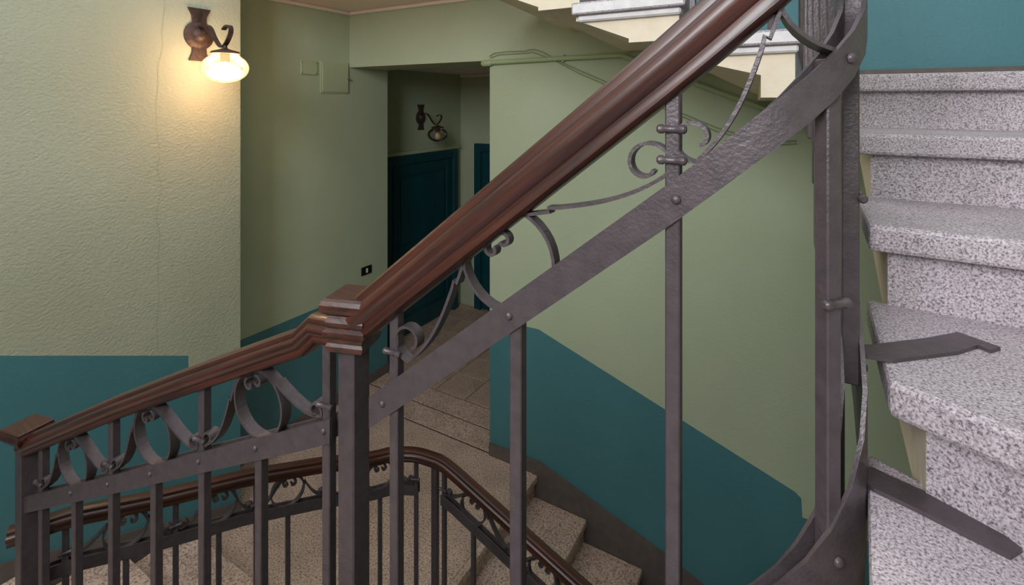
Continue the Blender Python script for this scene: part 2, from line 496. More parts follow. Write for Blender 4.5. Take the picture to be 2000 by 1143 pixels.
tag(box2('wall_corridor', (XC - 0.2, YB + 0.47, -0.16), (XC, YC + 0.2, ZCC), 'green'), 'dim green corridor wall around the teal door', None, None, 'structure')
tag(box2('wall_corridor.001', (XC, YC, -0.16), (-0.6, YC + 0.2, ZCC), 'green'), 'dim green wall closing the corridor', None, None, 'structure')
tag(box2('wall_corridor.002', (-0.6, YB + 0.47, -0.16), (-0.4, YC + 0.2, ZCC), 'green'), 'dim green wall on the far side of the corridor', None, None, 'structure')
tag(box2('wall_corridor.003', (XC - 0.2, YB + 0.47 - 0.02, -0.16), (XL - 0.38, YB + 0.47, ZCC), 'green'), 'short return wall beside the corridor door', None, None, 'structure')
# the corridor ceiling mould
tag(box2('trim_2', (XC + 0.001, YC - 0.03, ZCC - 0.035), (-0.61, YC - 0.001, ZCC - 0.001), 'ceil', bevel=0.008), 'pale moulding under the corridor ceiling', None, None, 'structure')
tag(box2('baseboard_corridor', (XC + 0.3, YC - 0.015, 0.0), (-0.61, YC, 0.09), 'skirt'), 'low dark skirting in the corridor', None, None, 'structure')

# --- landing ceiling with cornice
tag(box2('ceiling', (XL, 1.86, ZC), (-1.54, YB, S(-3)), 'ceil'), 'warm white underside of the upper landing', None, None, 'structure')
def cornice(name, lo, hi, lab):
    tag(box2(name, lo, hi, 'ceil', bevel=0.006), lab, None, None, 'structure')
cornice('trim_1', (XL + 0.001, 1.95, ZC - 0.03), (XL + 0.03, YB - 0.001, ZC - 0.001), 'thin pale cornice along the landing wall')
cornice('trim_3', (XL + 0.03, YB - 0.03, ZC - 0.03), (-1.60, YB - 0.001, ZC - 0.001), 'thin pale cornice above the doorway lintel')

# --- skirtings
sk = [(XJ, 0.0), (-1.66, 0.0), (-1.29, S(13) * 0 - 0.155), (-0.92, -0.31), (-0.52, -0.465), (-0.1, -0.62), (XR, -0.775), (XR, -0.66), (0.05, -0.66), (-0.10, -0.455), (-0.754, -0.17), (-1.64, 0.097), (XJ, 0.09)]
sk = [(XJ, -0.02), (-1.70, -0.02), (-1.70, -0.2), (-0.10, -0.85), (XR, -0.85), (XR, -0.66), (0.05, -0.66), (-0.10, -0.42), (-0.754, -0.17), (-1.64, 0.097), (XJ, 0.09)]
tag(prism('baseboard_back', sk, 'Y', YB - 0.014, YB, 'skirt'), 'grey brown skirting stepping down along the stair wall', None, None, 'structure')
tag(box2('baseboard_left', (XL, YP, 0.0), (XL + 0.014, 3.66, 0.085), 'skirt'), 'grey brown skirting of the landing wall', None, None, 'structure')
skp = [(YN, 0.06 + sl * (1.62 - YN)), (YN, 0.22 + sl * (1.62 - YN)), (1.62, 0.20), (YP, 0.085), (YP, 0.0), (1.62, 0.0)]
tag(prism('baseboard_projecting', skp, 'X', XP, XP + 0.014, 'skirt'), 'grey brown skirting rising with the steps under the rough wall', None, None, 'structure')
# skirting on the upper quarter landing
tag(box2('baseboard_upper', (0.05, YB - 0.014, S(2)), (XR, YB, S(2) + 0.085), 'skirt'), 'dark skirting under the upper teal dado', None, None, 'structure')

# --- doors in the corridor
def panel_door(name, face, u0, u1, h, axis, label, sign=1, hidden=False):
    """door standing on z=0 in a wall; axis 'X': the wall face is at x=face and the door spans y u0..u1"""
    root = empty(name, (face, u0, 0) if axis == 'X' else (u0, face, 0))
    tag(root, label, None, None, 'structure')
    def B(nm, a0, a1, z0, z1, d0, d1, mat, par=root, bev=0.004):
        if axis == 'X': return box2(nm, (face + sign * d0, a0, z0), (face + sign * d1, a1, z1), mat, par, bev)
        return box2(nm, (a0, face + sign * d0, z0), (a1, face + sign * d1, z1), mat, par, bev)
    w = 0.10
    B('frame_jamb', u0, u0 + w, 0, h, 0, 0.06, 'tealdark'); B('frame_jamb', u1 - w, u1, 0, h, 0, 0.06, 'tealdark')
    B('frame_head', u0 + w, u1 - w, h - w, h, 0, 0.06, 'tealdark')
    B('frame_bead', u0 + w - 0.02, u0 + w, 0, h - w, 0.06, 0.075, 'tealdark'); B('frame_bead', u1 - w, u1 - w + 0.02, 0, h - w, 0.06, 0.075, 'tealdark')
    lf = B('door_leaf', u0 + w, u1 - w, 0.01, h - w, 0.0, 0.02, 'tealdark')
    a0, a1 = u0 + w, u1 - w
    st = 0.11
    B('stile', a0, a0 + st, 0.01, h - w, 0.02, 0.036, 'tealdark', lf); B('stile', a1 - st, a1, 0.01, h - w, 0.02, 0.036, 'tealdark', lf)
    for z0, z1 in ((0.01, 0.2), (0.88, 1.0), (h - w - 0.13, h - w)): B('rail', a0 + st, a1 - st, z0, z1, 0.02, 0.034, 'tealdark', lf)
    for z0, z1 in ((0.24, 0.84), (1.04, h - w - 0.17)): B('panel', a0 + st + 0.04, a1 - st - 0.04, z0, z1, 0.02, 0.03, 'tealdark', lf)
    return root
panel_door('door_1', XC, 4.02, 5.27, 2.02, 'X', 'dark teal panelled door in the dim corridor')
tag(box2('trim_4', (XC, 3.98, 2.022), (XC + 0.055, 5.31, 2.062), 'boxgreen', bevel=0.006), 'narrow pale ledge above the dark teal door', None, None, 'structure')
panel_door('door_2', YC, -3.70, -2.75, 2.09, 'Y', 'teal door seen edgewise at the end of the corridor', -1)

# ================================================================ STAIRS
def step(parent, poly, z, noseEdge=(0, 1), thick=0.05, body=0.205, back=0.0):
    """poly: plan polygon with poly[0]-poly[1] the nosing (poly[0] at the well). Tread slab and riser block."""
    P = [Vector((p[0], p[1], 0)) for p in poly]
    cen = sum(P, Vector()) / len(P)
    n = len(poly)
    slab = prism('tread', [(p.x, p.y) for p in P], 'Z', z - thick, z, [M['granite']], parent)
    bevel_mesh(slab, 0.008, 2)
    # riser block set back under the nosing and in from the well end
    d = (P[1] - P[0]).normalized(); nrm = Vector((-d.y, d.x, 0))
    if nrm.dot(cen - P[0]) < 0: nrm = -nrm
    q = [P[0] + nrm * 0.035 + d * 0.03, P[1] + nrm * 0.035] + P[2:-1] + [P[-1] + d * 0.03]
    q = [Vector((min(p.x, XR - 0.004), p.y, 0)) for p in q]
    vs = [(p.x, p.y, z - body) for p in q] + [(p.x, p.y, z - thick) for p in q]
    # sloping soffit: rear edge of the block is higher
    m = len(q)
    for i in range(m):
        if i not in (0, 1):
            x, y, _ = vs[i]; vs[i] = (x, y, z - 0.10)
    fs = [tuple(range(m)), tuple(range(2 * m - 1, m - 1, -1))] + [(i, (i + 1) % m, m + (i + 1) % m, m + i) for i in range(m)]
    fm = [1, 1] + [0] + [1] * (m - 1)
    r = mesh('riser', vs, fs, [M['granite'], M['cream']], slab, fm)
    return slab

XE = 0.09           # well end of the right-hand treads
right = empty('staircase', (0.6, 1.2, S(6)))
tag(right, 'grey speckled granite steps winding up beside the curved iron railing', 'stairs')
nos = {2: ((XE, 1.79), (XR, 1.79)), 3: ((XE, 1.47), (XR, 1.47)), 4: ((XE, 1.165), (XR, 1.10)), 5: ((XE, 0.872), (XR, 0.26)),
       6: ((0.055, 0.70), (0.92, YN)), 7: ((-0.10, 0.66), (0.22, YN)), 8: ((-0.29, 0.66), (-0.18, YN)), 9: ((-0.48, 0.66), (-0.45, YN)), 10: ((-0.68, 0.66), (-0.70, YN))}
def lap(a, b, d):     # point beyond b seen from a
    v = Vector((b[0] - a[0], b[1] - a[1])); v = v / max(v.length, 1e-6)
    return (b[0] + v.x * d, b[1] + v.y * d)
for k in range(10, 2, -1):
    a, b = nos[k]; c, e = nos[k - 1]
    if k == 6: poly = [a, b, (XR, YN), (XR, 0.30), (0.072, 0.96)]
    else: poly = [a, b, lap(b, e, 0.05), lap(a, c, 0.05)]
    step(right, [(min(px, XR - 0.002), py) for px, py in poly], S(k))
# quarter landing T2
step(right, [(XE, 1.79), (XR - 0.002, 1.79), (XR - 0.002, YB - 0.001), (-0.03, YB - 0.001), (-0.03, 1.92), (XE - 0.02, 1.90)], S(2))

# flight along the back wall: k = 1, 0, -1, -2, then the upper landing
def flight_blocks(root, x_noses, z_of, y0, y1, endmat, top_mat='granite', tooth=True):
    g = 0.385
    for i, xn in enumerate(x_noses):
        z = z_of(i)
        xb = xn - g - 0.05
        slab = box2('tread', (xb, y0, z - 0.05), (xn, y1, z), [M['granite'], M['slabend']], root)
        for p in slab.data.polygons:
            if p.normal.y < -0.5: p.material_index = 1
        bevel_mesh(slab, 0.008, 2)
        # moulding below the slab edge on the well side
        box2('edge_moulding', (xb + 0.02, y0 + 0.018, z - 0.075), (xn - 0.02, y0 + 0.06, z - 0.05), 'slabend', slab, 0.006)
        well = [(-0.03, -0.05), (-0.43, -0.05), (-0.43, -0.068), (-0.415, -0.07), (-0.215, -0.15), (-0.215, -0.165), (-0.03, -0.165)]
        wallp = [(-0.03, -0.05), (-0.43, -0.05), (-0.43, -0.07), (-0.40, -0.085), (-0.25, -0.195), (-0.25, -0.228), (-0.03, -0.228)]
        if i == 0:
            well = [(-0.03, -0.05), (-0.43, -0.05), (-0.43, -0.068), (-0.415, -0.07), (-0.13, -0.145), (-0.13, -0.22), (-0.03, -0.22)]
        m = 7
        vs = [(xn + p[0], y0 + 0.04, z + p[1]) for p in well] + [(xn + p[0], y1, z + p[1]) for p in wallp]
        fs = [tuple(range(m)), tuple(range(2 * m - 1, m - 1, -1))] + [(j, (j + 1) % m, m + (j + 1) % m, m + j) for j in range(m)]
        mesh('riser', vs, fs, [M['cream'], M['granite']], slab, [0] * 8 + [1])
up = empty('staircase', (-0.7, 2.5, S(0)))
tag(up, 'cream stair flight overhead seen from below against the back wall', 'stairs')
flight_blocks(up, [-0.02, -0.385, -0.77, -1.155], lambda i: S(1 - i), 1.85, YB - 0.001, 'slabend')

# lower flight descending from the landing
low = empty('staircase', (-0.9, 2.5, -0.4))
tag(low, 'brown terrazzo steps descending from the landing along the teal dado', 'stairs')
LX = [-1.66, -1.29, -0.92, -0.52, -0.10]
YW = 1.96
for i in range(5):
    z = -RISE * i
    x1 = LX[i]; x0 = LX[i - 1] - 0.05 if i else -1.72
    if i:
        s_ = box2('tread', (x0, YW, z - 0.045), (x1, YB - 0.0145, z), 'terrazzo', low, 0.005)
    else:
        s_ = box2('tread', (-1.70, YW, z - 0.045), (x1, YB - 0.0145, z), 'terrazzo', low, 0.004)
    box2('riser', (x1 - 0.06, YW + 0.01, z - RISE - 0.02), (x1 - 0.025, YB - 0.0145, z - 0.045), 'terrazzo', s_)
box2('tread', (LX[4] - 0.06, YW, -RISE * 5 - 0.06), (XR - 0.002, YB - 0.0145, -RISE * 5), 'terrazzo', low)

# flight that climbs from the landing along the rough wall, then toward the viewer
lf = empty('staircase', (-2.6, 0.9, 0.2))
tag(lf, 'terrazzo steps climbing from the landing beneath the rough plaster wall', 'stairs')
LY = [1.60, 1.25, 0.90, 0.55]
for i, y in enumerate(LY):
    z = RISE * (i + 1)
    y0 = LY[i + 1] - 0.03 if i < 3 else YN
    s_ = box2('tread', (XP + 0.015, y0, z - 0.045), (-2.22, y, z), 'terrazzo', lf, 0.005)
    box2('riser', (XP + 0.015, y - 0.06, z - RISE), (-2.24, y - 0.025, z - 0.045), 'terrazzo', s_)
LXX = [-2.22, -1.95, -1.68, -1.41, -1.14, -0.88]
for i, x in enumerate(LXX):
    z = RISE * (i + 5)
    x1 = LXX[i + 1] + 0.03 if i < 5 else -0.66
    s_ = box2('tread', (x, YN, z - 0.045), (x1, 0.55, z), 'terrazzo', lf, 0.005)
    box2('riser', (x + 0.025, YN, z - RISE), (x + 0.06, 0.53, z - 0.045), 'terrazzo', s_)

# ================================================================ RAILINGS
HAND = [(-0.016, -0.031), (0.016, -0.031), (0.0245, -0.026), (0.025, -0.019), (0.0215, -0.013), (0.030, -0.007), (0.0335, 0.001), (0.0325, 0.009),
        (0.0275, 0.015), (0.0235, 0.0165), (0.0235, 0.020), (0.021, 0.0265), (0.012, 0.031), (-0.012, 0.031), (-0.021, 0.0265), (-0.0235, 0.020), (-0.0235, 0.0165), (-0.0275, 0.015),
        (-0.0325, 0.009), (-0.0335, 0.001), (-0.030, -0.007), (-0.0215, -0.013), (-0.025, -0.019), (-0.0245, -0.026)]
BAR = 0.021

class Plan:
    """plan curve with arc length; at(s) -> point, tangent"""
    def __init__(self, pts):
        self.p = [Vector((x, y)) for x, y in pts]
        self.s = [0.0]
        for a, b in zip(self.p[:-1], self.p[1:]): self.s.append(self.s[-1] + (b - a).length)
        self.L = self.s[-1]
    def at(self, s):
        i = 0
        while i < len(self.s) - 2 and s > self.s[i + 1]: i += 1
        a, b = self.p[i], self.p[i + 1]
        t = (b - a).normalized()
        return a + t * (s - self.s[i]), t
    def tan(self, s, e=0.015):
        a = self.at(max(0, s - e))[0]; b = self.at(min(self.L, s + e))[0]
        return (b - a).normalized()
    def find(self, u):       # arc length where the view ray of column u crosses the curve
        d = ray(u, HV)
        best = None
        for i in range(len(self.p) - 1):
            a, b = self.p[i], self.p[i + 1]
            ex, ey = b.x - a.x, b.y - a.y
            den = d.x * ey - d.y * ex
            if abs(den) < 1e-9: continue
            t = (a.x * ey - a.y * ex) / den
            if t <= 0: continue
            w = ((d.x * t - a.x) * ex + (d.y * t - a.y) * ey) / (ex * ex + ey * ey)
            if -0.001 <= w <= 1.001:
                return self.s[i] + w * (self.s[i + 1] - self.s[i]), t
        return best
def lerpkeys(K):
    def f(s):
        if s <= K[0][0]:
            a, b = K[0], K[1]
        elif s >= K[-1][0]:
            a, b = K[-2], K[-1]
        else:
            for a, b in zip(K[:-1], K[1:]):
                if a[0] <= s <= b[0]: break
        return a[1] + (b[1] - a[1]) * (s - a[0]) / (b[0] - a[0])
    return f
def smoothkeys(K, w=0.05):
    f = lerpkeys(K)
    return lambda s: (f(s - w) + 2 * f(s - w / 2) + 2 * f(s) + 2 * f(s + w / 2) + f(s + w)) / 8

def ribbon(name, plan, pts, width, thick, mat, parent, off=0.0, wtaper=None):
    """flat bar bent along (s, z) points, its width across the railing plane"""
    vs, fs = [], []
    n = len(pts)
    for i, (s, z) in enumerate(pts):
        a = pts[max(0, i - 1)]; b = pts[min(n - 1, i + 1)]
        ts, tz = b[0] - a[0], b[1] - a[1]
        l = sqrt(ts * ts + tz * tz) or 1.0
        ns, nz = -tz / l * thick / 2, ts / l * thick / 2
        w = width / 2
        for (ds, dz, o) in ((ns, nz, w), (ns, nz, -w), (-ns, -nz, -w), (-ns, -nz, w)):
            p, t = plan.at(s + ds)
            tt = plan.tan(s + ds)
            nn = Vector((-tt.y, tt.x))
            q = p + nn * (o + off)
            vs.append((q.x, q.y, z + dz))
    for i in range(n - 1):
        for j in range(4): fs.append((i * 4 + j, i * 4 + (j + 1) % 4, i * 4 + 4 + (j + 1) % 4, i * 4 + 4 + j))
    fs.append((0, 1, 2, 3)); fs.append((n * 4 - 4, n * 4 - 3, n * 4 - 2, n * 4 - 1))
    return mesh(name, vs, fs, mat, parent, smooth=True)

def bezier(p0, p1, p2, p3, n=10):
    return [((1 - t) ** 3 * p0[0] + 3 * (1 - t) ** 2 * t * p1[0] + 3 * (1 - t) * t * t * p2[0] + t ** 3 * p3[0],
             (1 - t) ** 3 * p0[1] + 3 * (1 - t) ** 2 * t * p1[1] + 3 * (1 - t) * t * t * p2[1] + t ** 3 * p3[1]) for t in [i / n for i in range(n + 1)]]

def scroll_unit(root, plan, sc, lo, hi, zb, zh, r, rc, width=0.022, mat='iron', ring=True, sides=(1, -1), thick=0.0055):
    """ring over the middle bar, S-scrolls falling to the bars at lo and hi. zb/zh: band top and handrail underside"""
    e = 0.04
    al = atan2((zb(sc + e) - zb(sc - e)), 2 * e)
    zc = (zb(sc) + zh(sc)) / 2
    g = (zh(sc) - zb(sc)) * cos(al)
    def X(xi, eta): return (sc + xi * cos(al) - eta * sin(al), zc + xi * sin(al) + eta * cos(al))
    if ring:
        n = 36
        ribbon('ring', plan, [X(r * cos(2 * pi * i / n), r * sin(2 * pi * i / n)) for i in range(n + 1)], width, thick, mat, root)
        for sg in (1, -1):       # the little pair of curls hanging from the handrail
            pts = []
            for i in range(15):
                an = pi / 2 + sg * i / 14 * pi * 1.55
                rr = 0.014 * (1 - 0.55 * i / 14)
                pts.append(X(-sg * 0.0145 * 1.0 + rr * cos(an) , g / 2 - 0.022 + rr * sin(an)))
            ribbon('curl', plan, pts, width * 0.8, 0.006, mat, root)
    for sg, end in ((1, hi), (-1, lo)):
        if sg not in sides: continue
        hl = abs(end - sc) / cos(al)
        # the bar's foot in rotated coordinates: curl tucks against the bar
        cx = hl - BAR / 2 - rc - 0.004
        cy = -g / 2 + rc + 0.006
        # bars are vertical, so shift the curl along the slope
        cx += sg * cy * math.tan(al)
        x0, y0 = r * 0.45, g / 2 + 0.004
        ang = radians(-62)
        ex, ey = cx + rc * 1.15 * cos(ang), cy + rc * 1.15 * sin(ang)
        dx, dy = cx - x0, ey - y0
        L = bezier((x0, y0), (x0 + dx * 0.3, y0 + dy * 0.22), (x0 + dx * 0.62, ey), (ex, ey), 18)
        # forged jog about a third of the way along
        L2 = []
        for i, p in enumerate(L):
            o = 0.0065 if i > 6 else 0.0
            L2.append((p[0], p[1] + o))
            if i == 6: L2.append((p[0] + 0.002, p[1] + 0.007))
        L = L2
        ns = 24
        for i in range(1, ns + 1):
            an = ang + i / ns * radians(345)
            rr = rc * (1.15 - 0.78 * (i / ns) ** 1.2)
            L.append((cx + rr * cos(an), cy + rr * sin(an)))
        ribbon('scroll', plan, [X(sg * p[0], p[1]) for p in L], width, thick, mat, root)

def bar(root, plan, s, z0, z1, w=BAR, mat='iron', name='baluster'):
    p, _ = plan.at(s); t = plan.tan(s)
    o = box(name, (p.x, p.y, (z0 + z1) / 2), (w, w, z1 - z0), mat, root, atan2(t.y, t.x))
    bevel_mesh(o, 0.002)
    return o
def rivet(parent, plan, s, z, off, mat='iron'):
    p, _ = plan.at(s); t = plan.tan(s); n = Vector((-t.y, t.x))
    sg = 1 if off > 0 else -1
    vs, fs = [], []
    prof = [(0.0075, 0), (0.0068, 0.003), (0.0045, 0.0052), (0.0012, 0.006)]
    seg = 10
    for (r, h) in prof:
        for k in range(seg):
            a = 2 * pi * k / seg
            q = p + n * (off + sg * h) + t * (r * cos(a))
            vs.append((q.x, q.y, z + r * sin(a)))
    for i in range(3):
        for k in range(seg): fs.append((i * seg + k, i * seg + (k + 1) % seg, i * seg + seg + (k + 1) % seg, i * seg + seg + k))
    fs.append(tuple(range(seg))); fs.append(tuple(range(3 * seg, 4 * seg)))
    return mesh('rivet', vs, fs, mat, parent, smooth=True)
def collar(root, plan, s, z, w=BAR, mat='iron'):
    p, _ = plan.at(s); t = plan.tan(s); n = Vector((-t.y, t.x))
    q = [p + t * d for d in (-0.021, -0.018, -0.012, -0.010, 0.010, 0.012, 0.018, 0.021)]
    rr = [0.004, 0.0068, 0.0068, 0.0052, 0.0052, 0.0068, 0.0068, 0.004]
    off = n * -(w / 2 + 0.004)
    return tube('collar', [(v.x + off.x, v.y + off.y, z) for v in q], rr, mat, root, 10)
def plate(name, root, plan, s0, s1, zf, h, off, th=0.006, step=0.03, mat='iron', rnd=True):
    n = max(2, int((s1 - s0) / step))
    vs, fs = [], []
    for i in range(n + 1):
        s = s0 + (s1 - s0) * i / n
        p, _ = plan.at(s); t = plan.tan(s); nn = Vector((-t.y, t.x))
        hh = h
        for (o, dz) in ((off - th / 2, -hh / 2), (off + th / 2, -hh / 2), (off + th / 2, hh / 2), (off - th / 2, hh / 2)):
            q = p + nn * o
            vs.append((q.x, q.y, zf(s) + dz))
    for i in range(n):
        for j in range(4): fs.append((i * 4 + j, i * 4 + (j + 1) % 4, i * 4 + 4 + (j + 1) % 4, i * 4 + 4 + j))
    fs.append((0, 1, 2, 3)); fs.append((n * 4, n * 4 + 1, n * 4 + 2, n * 4 + 3))
    return mesh(name, vs, fs, mat, root, smooth=True)

PO = BAR / 2 + 0.003
# ---------------- near railing: from the middle newel up to the right and round the bend
ynear = 0.76
mid = (-0.816, 0.745)
arc_c, arc_r = (-0.06, 0.88), 0.11
pl = [mid, (-0.30, ynear + 0.005), (-0.06, 0.77)]
pl += [(arc_c[0] + arc_r * cos(a), arc_c[1] + arc_r * sin(a)) for a in [radians(-90 + 7.5 * i) for i in range(1, 13)]]
pl += [(0.045, 1.0), (0.03, 1.2), (0.0, 1.5), (-0.015, 1.70)]
c2, r2 = (-0.155, 1.735), 0.14
pl += [(c2[0] + r2 * cos(a), c2[1] + r2 * sin(a)) for a in [radians(10 * i) for i in range(1, 10)]]
pl += [(-0.5, 1.875), (-0.9, 1.875)]
RP = Plan(pl)
def keyat(plan, u, v):
    s, t = plan.find(u)
    return (s, Z0 + (HV - v) / F * t)
k0, k1, k2 = keyat(RP, 758, 780), keyat(RP, 1003, 610), keyat(RP, 1325, 387)
sA = RP.s[2]
kb = [k0, k1, k2, (sA, Z0 - 0.045), (sA + 0.11, Z0 + 0.062), (sA + 0.173, Z0 + 0.13), (sA + 0.45, Z0 + 0.30), (sA + 0.80, Z0 + 0.47), (sA + 1.1, Z0 + 0.64), (sA + 1.9, Z0 + 0.98)]
zband = smoothkeys(kb, 0.04)
HOFF = 0.208
near = empty('stair_railing', (mid[0], mid[1], S(11)))
tag(near, 'grey wrought iron railing with thick dark wood handrail bending round beside the granite steps', 'railing', None)
zhand = lambda s: zband(s) + HOFF
# handrail
hp = []
s = 0.012
S_END = RP.L - 0.02
ss = []
while s < S_END: ss.append(s); s += 0.03
for s in ss:
    p, _ = RP.at(s)
    hp.append((p.x, p.y, zhand(s)))
sweep('handrail', hp, [(a * 1.12, b * 1.3 - 0.004) for a, b in HAND], 'wood', near)
# newel with its moulded caps
capyaw = radians(18)
box('newel_post', (mid[0], mid[1], (S(12) + Z0 - 0.49) / 2), (0.046, 0.046, Z0 - 0.49 - S(12)), 'iron', near, 0.0, 0.003)
CAP = [(0.036, -0.060), (0.040, -0.056), (0.042, -0.048), (0.0385, -0.040), (0.037, -0.036), (0.046, -0.028), (0.0495, -0.020), (0.0495, -0.012), (0.046, -0.004), (0.041, 0.0)]
lathe('newel_cap', (mid[0], mid[1], Z0 - 0.392), CAP, 'wood', near, 4, rot=capyaw, smooth=False)
CAP2 = [(0.032, -0.052), (0.037, -0.048), (0.041, -0.036), (0.038, -0.030), (0.040, -0.022), (0.0455, -0.014), (0.0455, -0.006), (0.038, 0.0), (0.030, 0.004)]
lathe('newel_collar', (mid[0] - 0.0, mid[1], Z0 - 0.452), CAP2, 'wood', near, 4, rot=capyaw, smooth=False)
# bars
sdrop = smoothkeys([(0, 0.67), (sA - 0.2, 0.655), (sA, 0.612), (sA + 0.09, 0.583), (sA + 0.2, 0.505), (sA + 0.32, 0.475), (sA + 0.7, 0.50)], 0.04)
zstr = lambda s: zband(s) - sdrop(s)             # centre line of the lower string plate is 0.10 under this top edge
thru = [RP.find(775)[0], RP.find(1316)[0]]
mids = [RP.find(1012)[0]]
s3 = sA + 0.085
mids.append(s3)
thru.append(sA + 0.33); 
mids.append(sA + 0.24 - 0.02)
for s in thru: bar(near, RP, s, zstr(s) - 0.08, zhand(s) - 0.02)
for s in mids: bar(near, RP, s, zstr(s) - 0.08, zband(s) + 0.02, 0.0225)
s = sA + 0.46
i = 0
while s < S_END - 0.05:
    p, _ = RP.at(s)
    base = S(4) if p.y < 1.47 else (S(3) if p.y < 1.75 else (S(1) if p.x > -0.385 else S(0)))
    base = max(base - 0.02, zband(s) - 0.62)
    bar(near, RP, s, base, (zhand(s) - 0.02) if i % 2 else zband(s) + 0.01)
    s += 0.125; i += 1
# frieze band, two plates, and the two string plates below
BH = 0.062
for off in (PO, -PO):
    plate('frieze_band', near, RP, k0[0] - 0.035, S_END, zband, BH, off)
    plate('string_plate', near, RP, 0.05, sA + 0.62, lambda s: zstr(s) - 0.10, 0.20, off, 0.006)
for s in [k0[0], k1[0], k2[0], sA + 0.105, sA + 0.33]: rivet(near, RP, s, zband(s), -PO - 0.003)
for s in [s3, sA + 0.24 - 0.02]: rivet(near, RP, s, zstr(s) - 0.055, -PO - 0.003)
zb_ = lambda s: zband(s) + BH / 2
zh_ = lambda s: zhand(s) - 0.043
scroll_unit(near, RP, (thru[0] + thru[1]) / 2 - 0.014, thru[0], thru[1], zb_, zh_, 0.089, 0.034)
scroll_unit(near, RP, (thru[1] + thru[2]) / 2 - 0.005, thru[1], thru[2], zb_, zh_, 0.085, 0.030)
scroll_unit(near, RP, thru[2] + 0.25, thru[2], thru[2] + 0.5, zb_, zh_, 0.072, 0.02)
scroll_unit(near, RP, thru[2] + 0.75, thru[2] + 0.5, thru[2] + 1.0, zb_, zh_, 0.072, 0.02)
collar(near, RP, thru[0], zb_(thru[0]) + 0.055); collar(near, RP, thru[1], zb_(thru[1]) + 0.030); collar(near, RP, thru[1], zb_(thru[1]) + 0.075)
collar(near, RP, mids[1], zstr(mids[1]) + 0.28); collar(near, RP, mids[2], zstr(mids[2]) + 0.20)
# straps that fix the railing to the treads
def strap(pts, z, w, parent):
    vs = []
    P = [Vector((x, y)) for x, y in pts]
    for i, p in enumerate(P):
        t = (P[min(i + 1, len(P) - 1)] - P[max(i - 1, 0)]).normalized(); n = Vector((-t.y, t.x))
        ww = w * (0.75 if i == 0 else 1.0)
        if i == len(P) - 1: ww = w * 0.55
        for sg, dz in ((1, 0), (-1, 0), (-1, 0.006), (1, 0.006)):
            vs.append((p.x + n.x * sg * ww / 2, p.y + n.y * sg * ww / 2, z + dz))
    fs = []
    for i in range(len(P) - 1):
        for j in range(4): fs.append((i * 4 + j, i * 4 + (j + 1) % 4, i * 4 + 4 + (j + 1) % 4, i * 4 + 4 + j))
    fs.append((0, 1, 2, 3)); m = len(P) * 4; fs.append((m - 4, m - 3, m - 2, m - 1))
    return mesh('fixing_strap', vs, fs, 'iron', parent)
def onz(u, v, z):
    d = ray(u, v); t = (z - Z0) / d.z
    return (d.x * t, d.y * t)
strap([(0.052, 0.945), onz(1720, 695, S(5)), onz(1840, 680, S(5)), onz(1890, 668, S(5)), onz(1945, 688, S(5))], S(5), 0.046, near)
strap([(0.063, 0.899), onz(1720, 948, S(6)), onz(1800, 985, S(6)), onz(1910, 1040, S(6)), onz(1985, 1088, S(6))], S(6), 0.046, near)

# ---------------- left railing: from the far newel up to the middle newel
lpost = hitLine(53, 840, (0, 0), (1, 0)) if False else None
d53 = ray(53, HV); lp = (d53.x * 1.62, d53.y * 1.62)
LP = Plan([mid, lp])
left = empty('stair_railing', (lp[0], lp[1], 0.5))
tag(left, 'grey wrought iron railing of the shorter flight between the two square newels', 'railing')
def lkey(u, v): return keyat(LP, u, v)
lband = smoothkeys(sorted([lkey(640, 838), lkey(600, 849), lkey(400, 897), lkey(250, 935), lkey(90, 973)]), 0.02)
hk = sorted([lkey(612, 659), lkey(500, 697), lkey(370, 743), lkey(230, 795), lkey(100, 850)])
lhand = smoothkeys(hk, 0.03)
hpts = []
sl0, sl1 = lkey(622, 655)[0], LP.L
for i in range(0, 31):
    s = sl1 - 0.0 - (sl1 - sl0) * i / 30
    p, _ = LP.at(s); hpts.append((p.x, p.y, lhand(s)))
zc2 = Z0 - 0.478
hpts[-1] = (hpts[-1][0], hpts[-1][1], zc2 - 0.002)
p, _ = LP.at(0.005); hpts.append((p.x, p.y, zc2))
sweep('handrail', hpts, [(a * 0.95, b * 0.95) for a, b in HAND], 'wood', left)
zcap = Z0 - 1.018
box('newel_post', (lp[0], lp[1], (0.42 + zcap - 0.03) / 2), (0.046, 0.046, zcap - 0.03 - 0.42), 'iron', left, 0.0, 0.003)
lathe('newel_cap', (lp[0], lp[1], zcap), [(0.038, -0.046), (0.045, -0.036), (0.050, -0.026), (0.0505, -0.016), (0.047, -0.008), (0.0475, -0.003), (0.044, 0.0)], 'wood', left, 4, rot=radians(11), smooth=False)
lt = [LP.find(u)[0] for u in (643, 400, 223, 86)]
lm = [LP.find(u)[0] for u in (511, 306, 151)]
for s in lt: bar(left, LP, s, lband(s) - 0.66, lhand(s) - 0.015, 0.0215)
for s in lm: bar(left, LP, s, lband(s) - 0.66, lband(s) + 0.015, 0.0215)
LBH = 0.051
for off in (PO, -PO):
    plate('frieze_band', left, LP, LP.find(655)[0], LP.L - 0.02, lband, LBH, off)
    plate('bottom_band', left, LP, LP.find(655)[0], LP.L - 0.02, lambda s: lband(s) - 0.64, LBH, off)
for s in lt[:3] + lm: rivet(left, LP, s, lband(s) + 0.004, PO + 0.003)
for sm, a, b in ((lm[0], lt[0], lt[1]), (lm[1], lt[1], lt[2]), (lm[2], lt[2], lt[3])):
    scroll_unit(left, LP, (a + b) / 2 if sm is None else (sm + (a + b) / 2) / 2, a, b, lambda s: lband(s) + LBH / 2, lambda s: lhand(s) - 0.032, 0.076, 0.017, width=0.026)
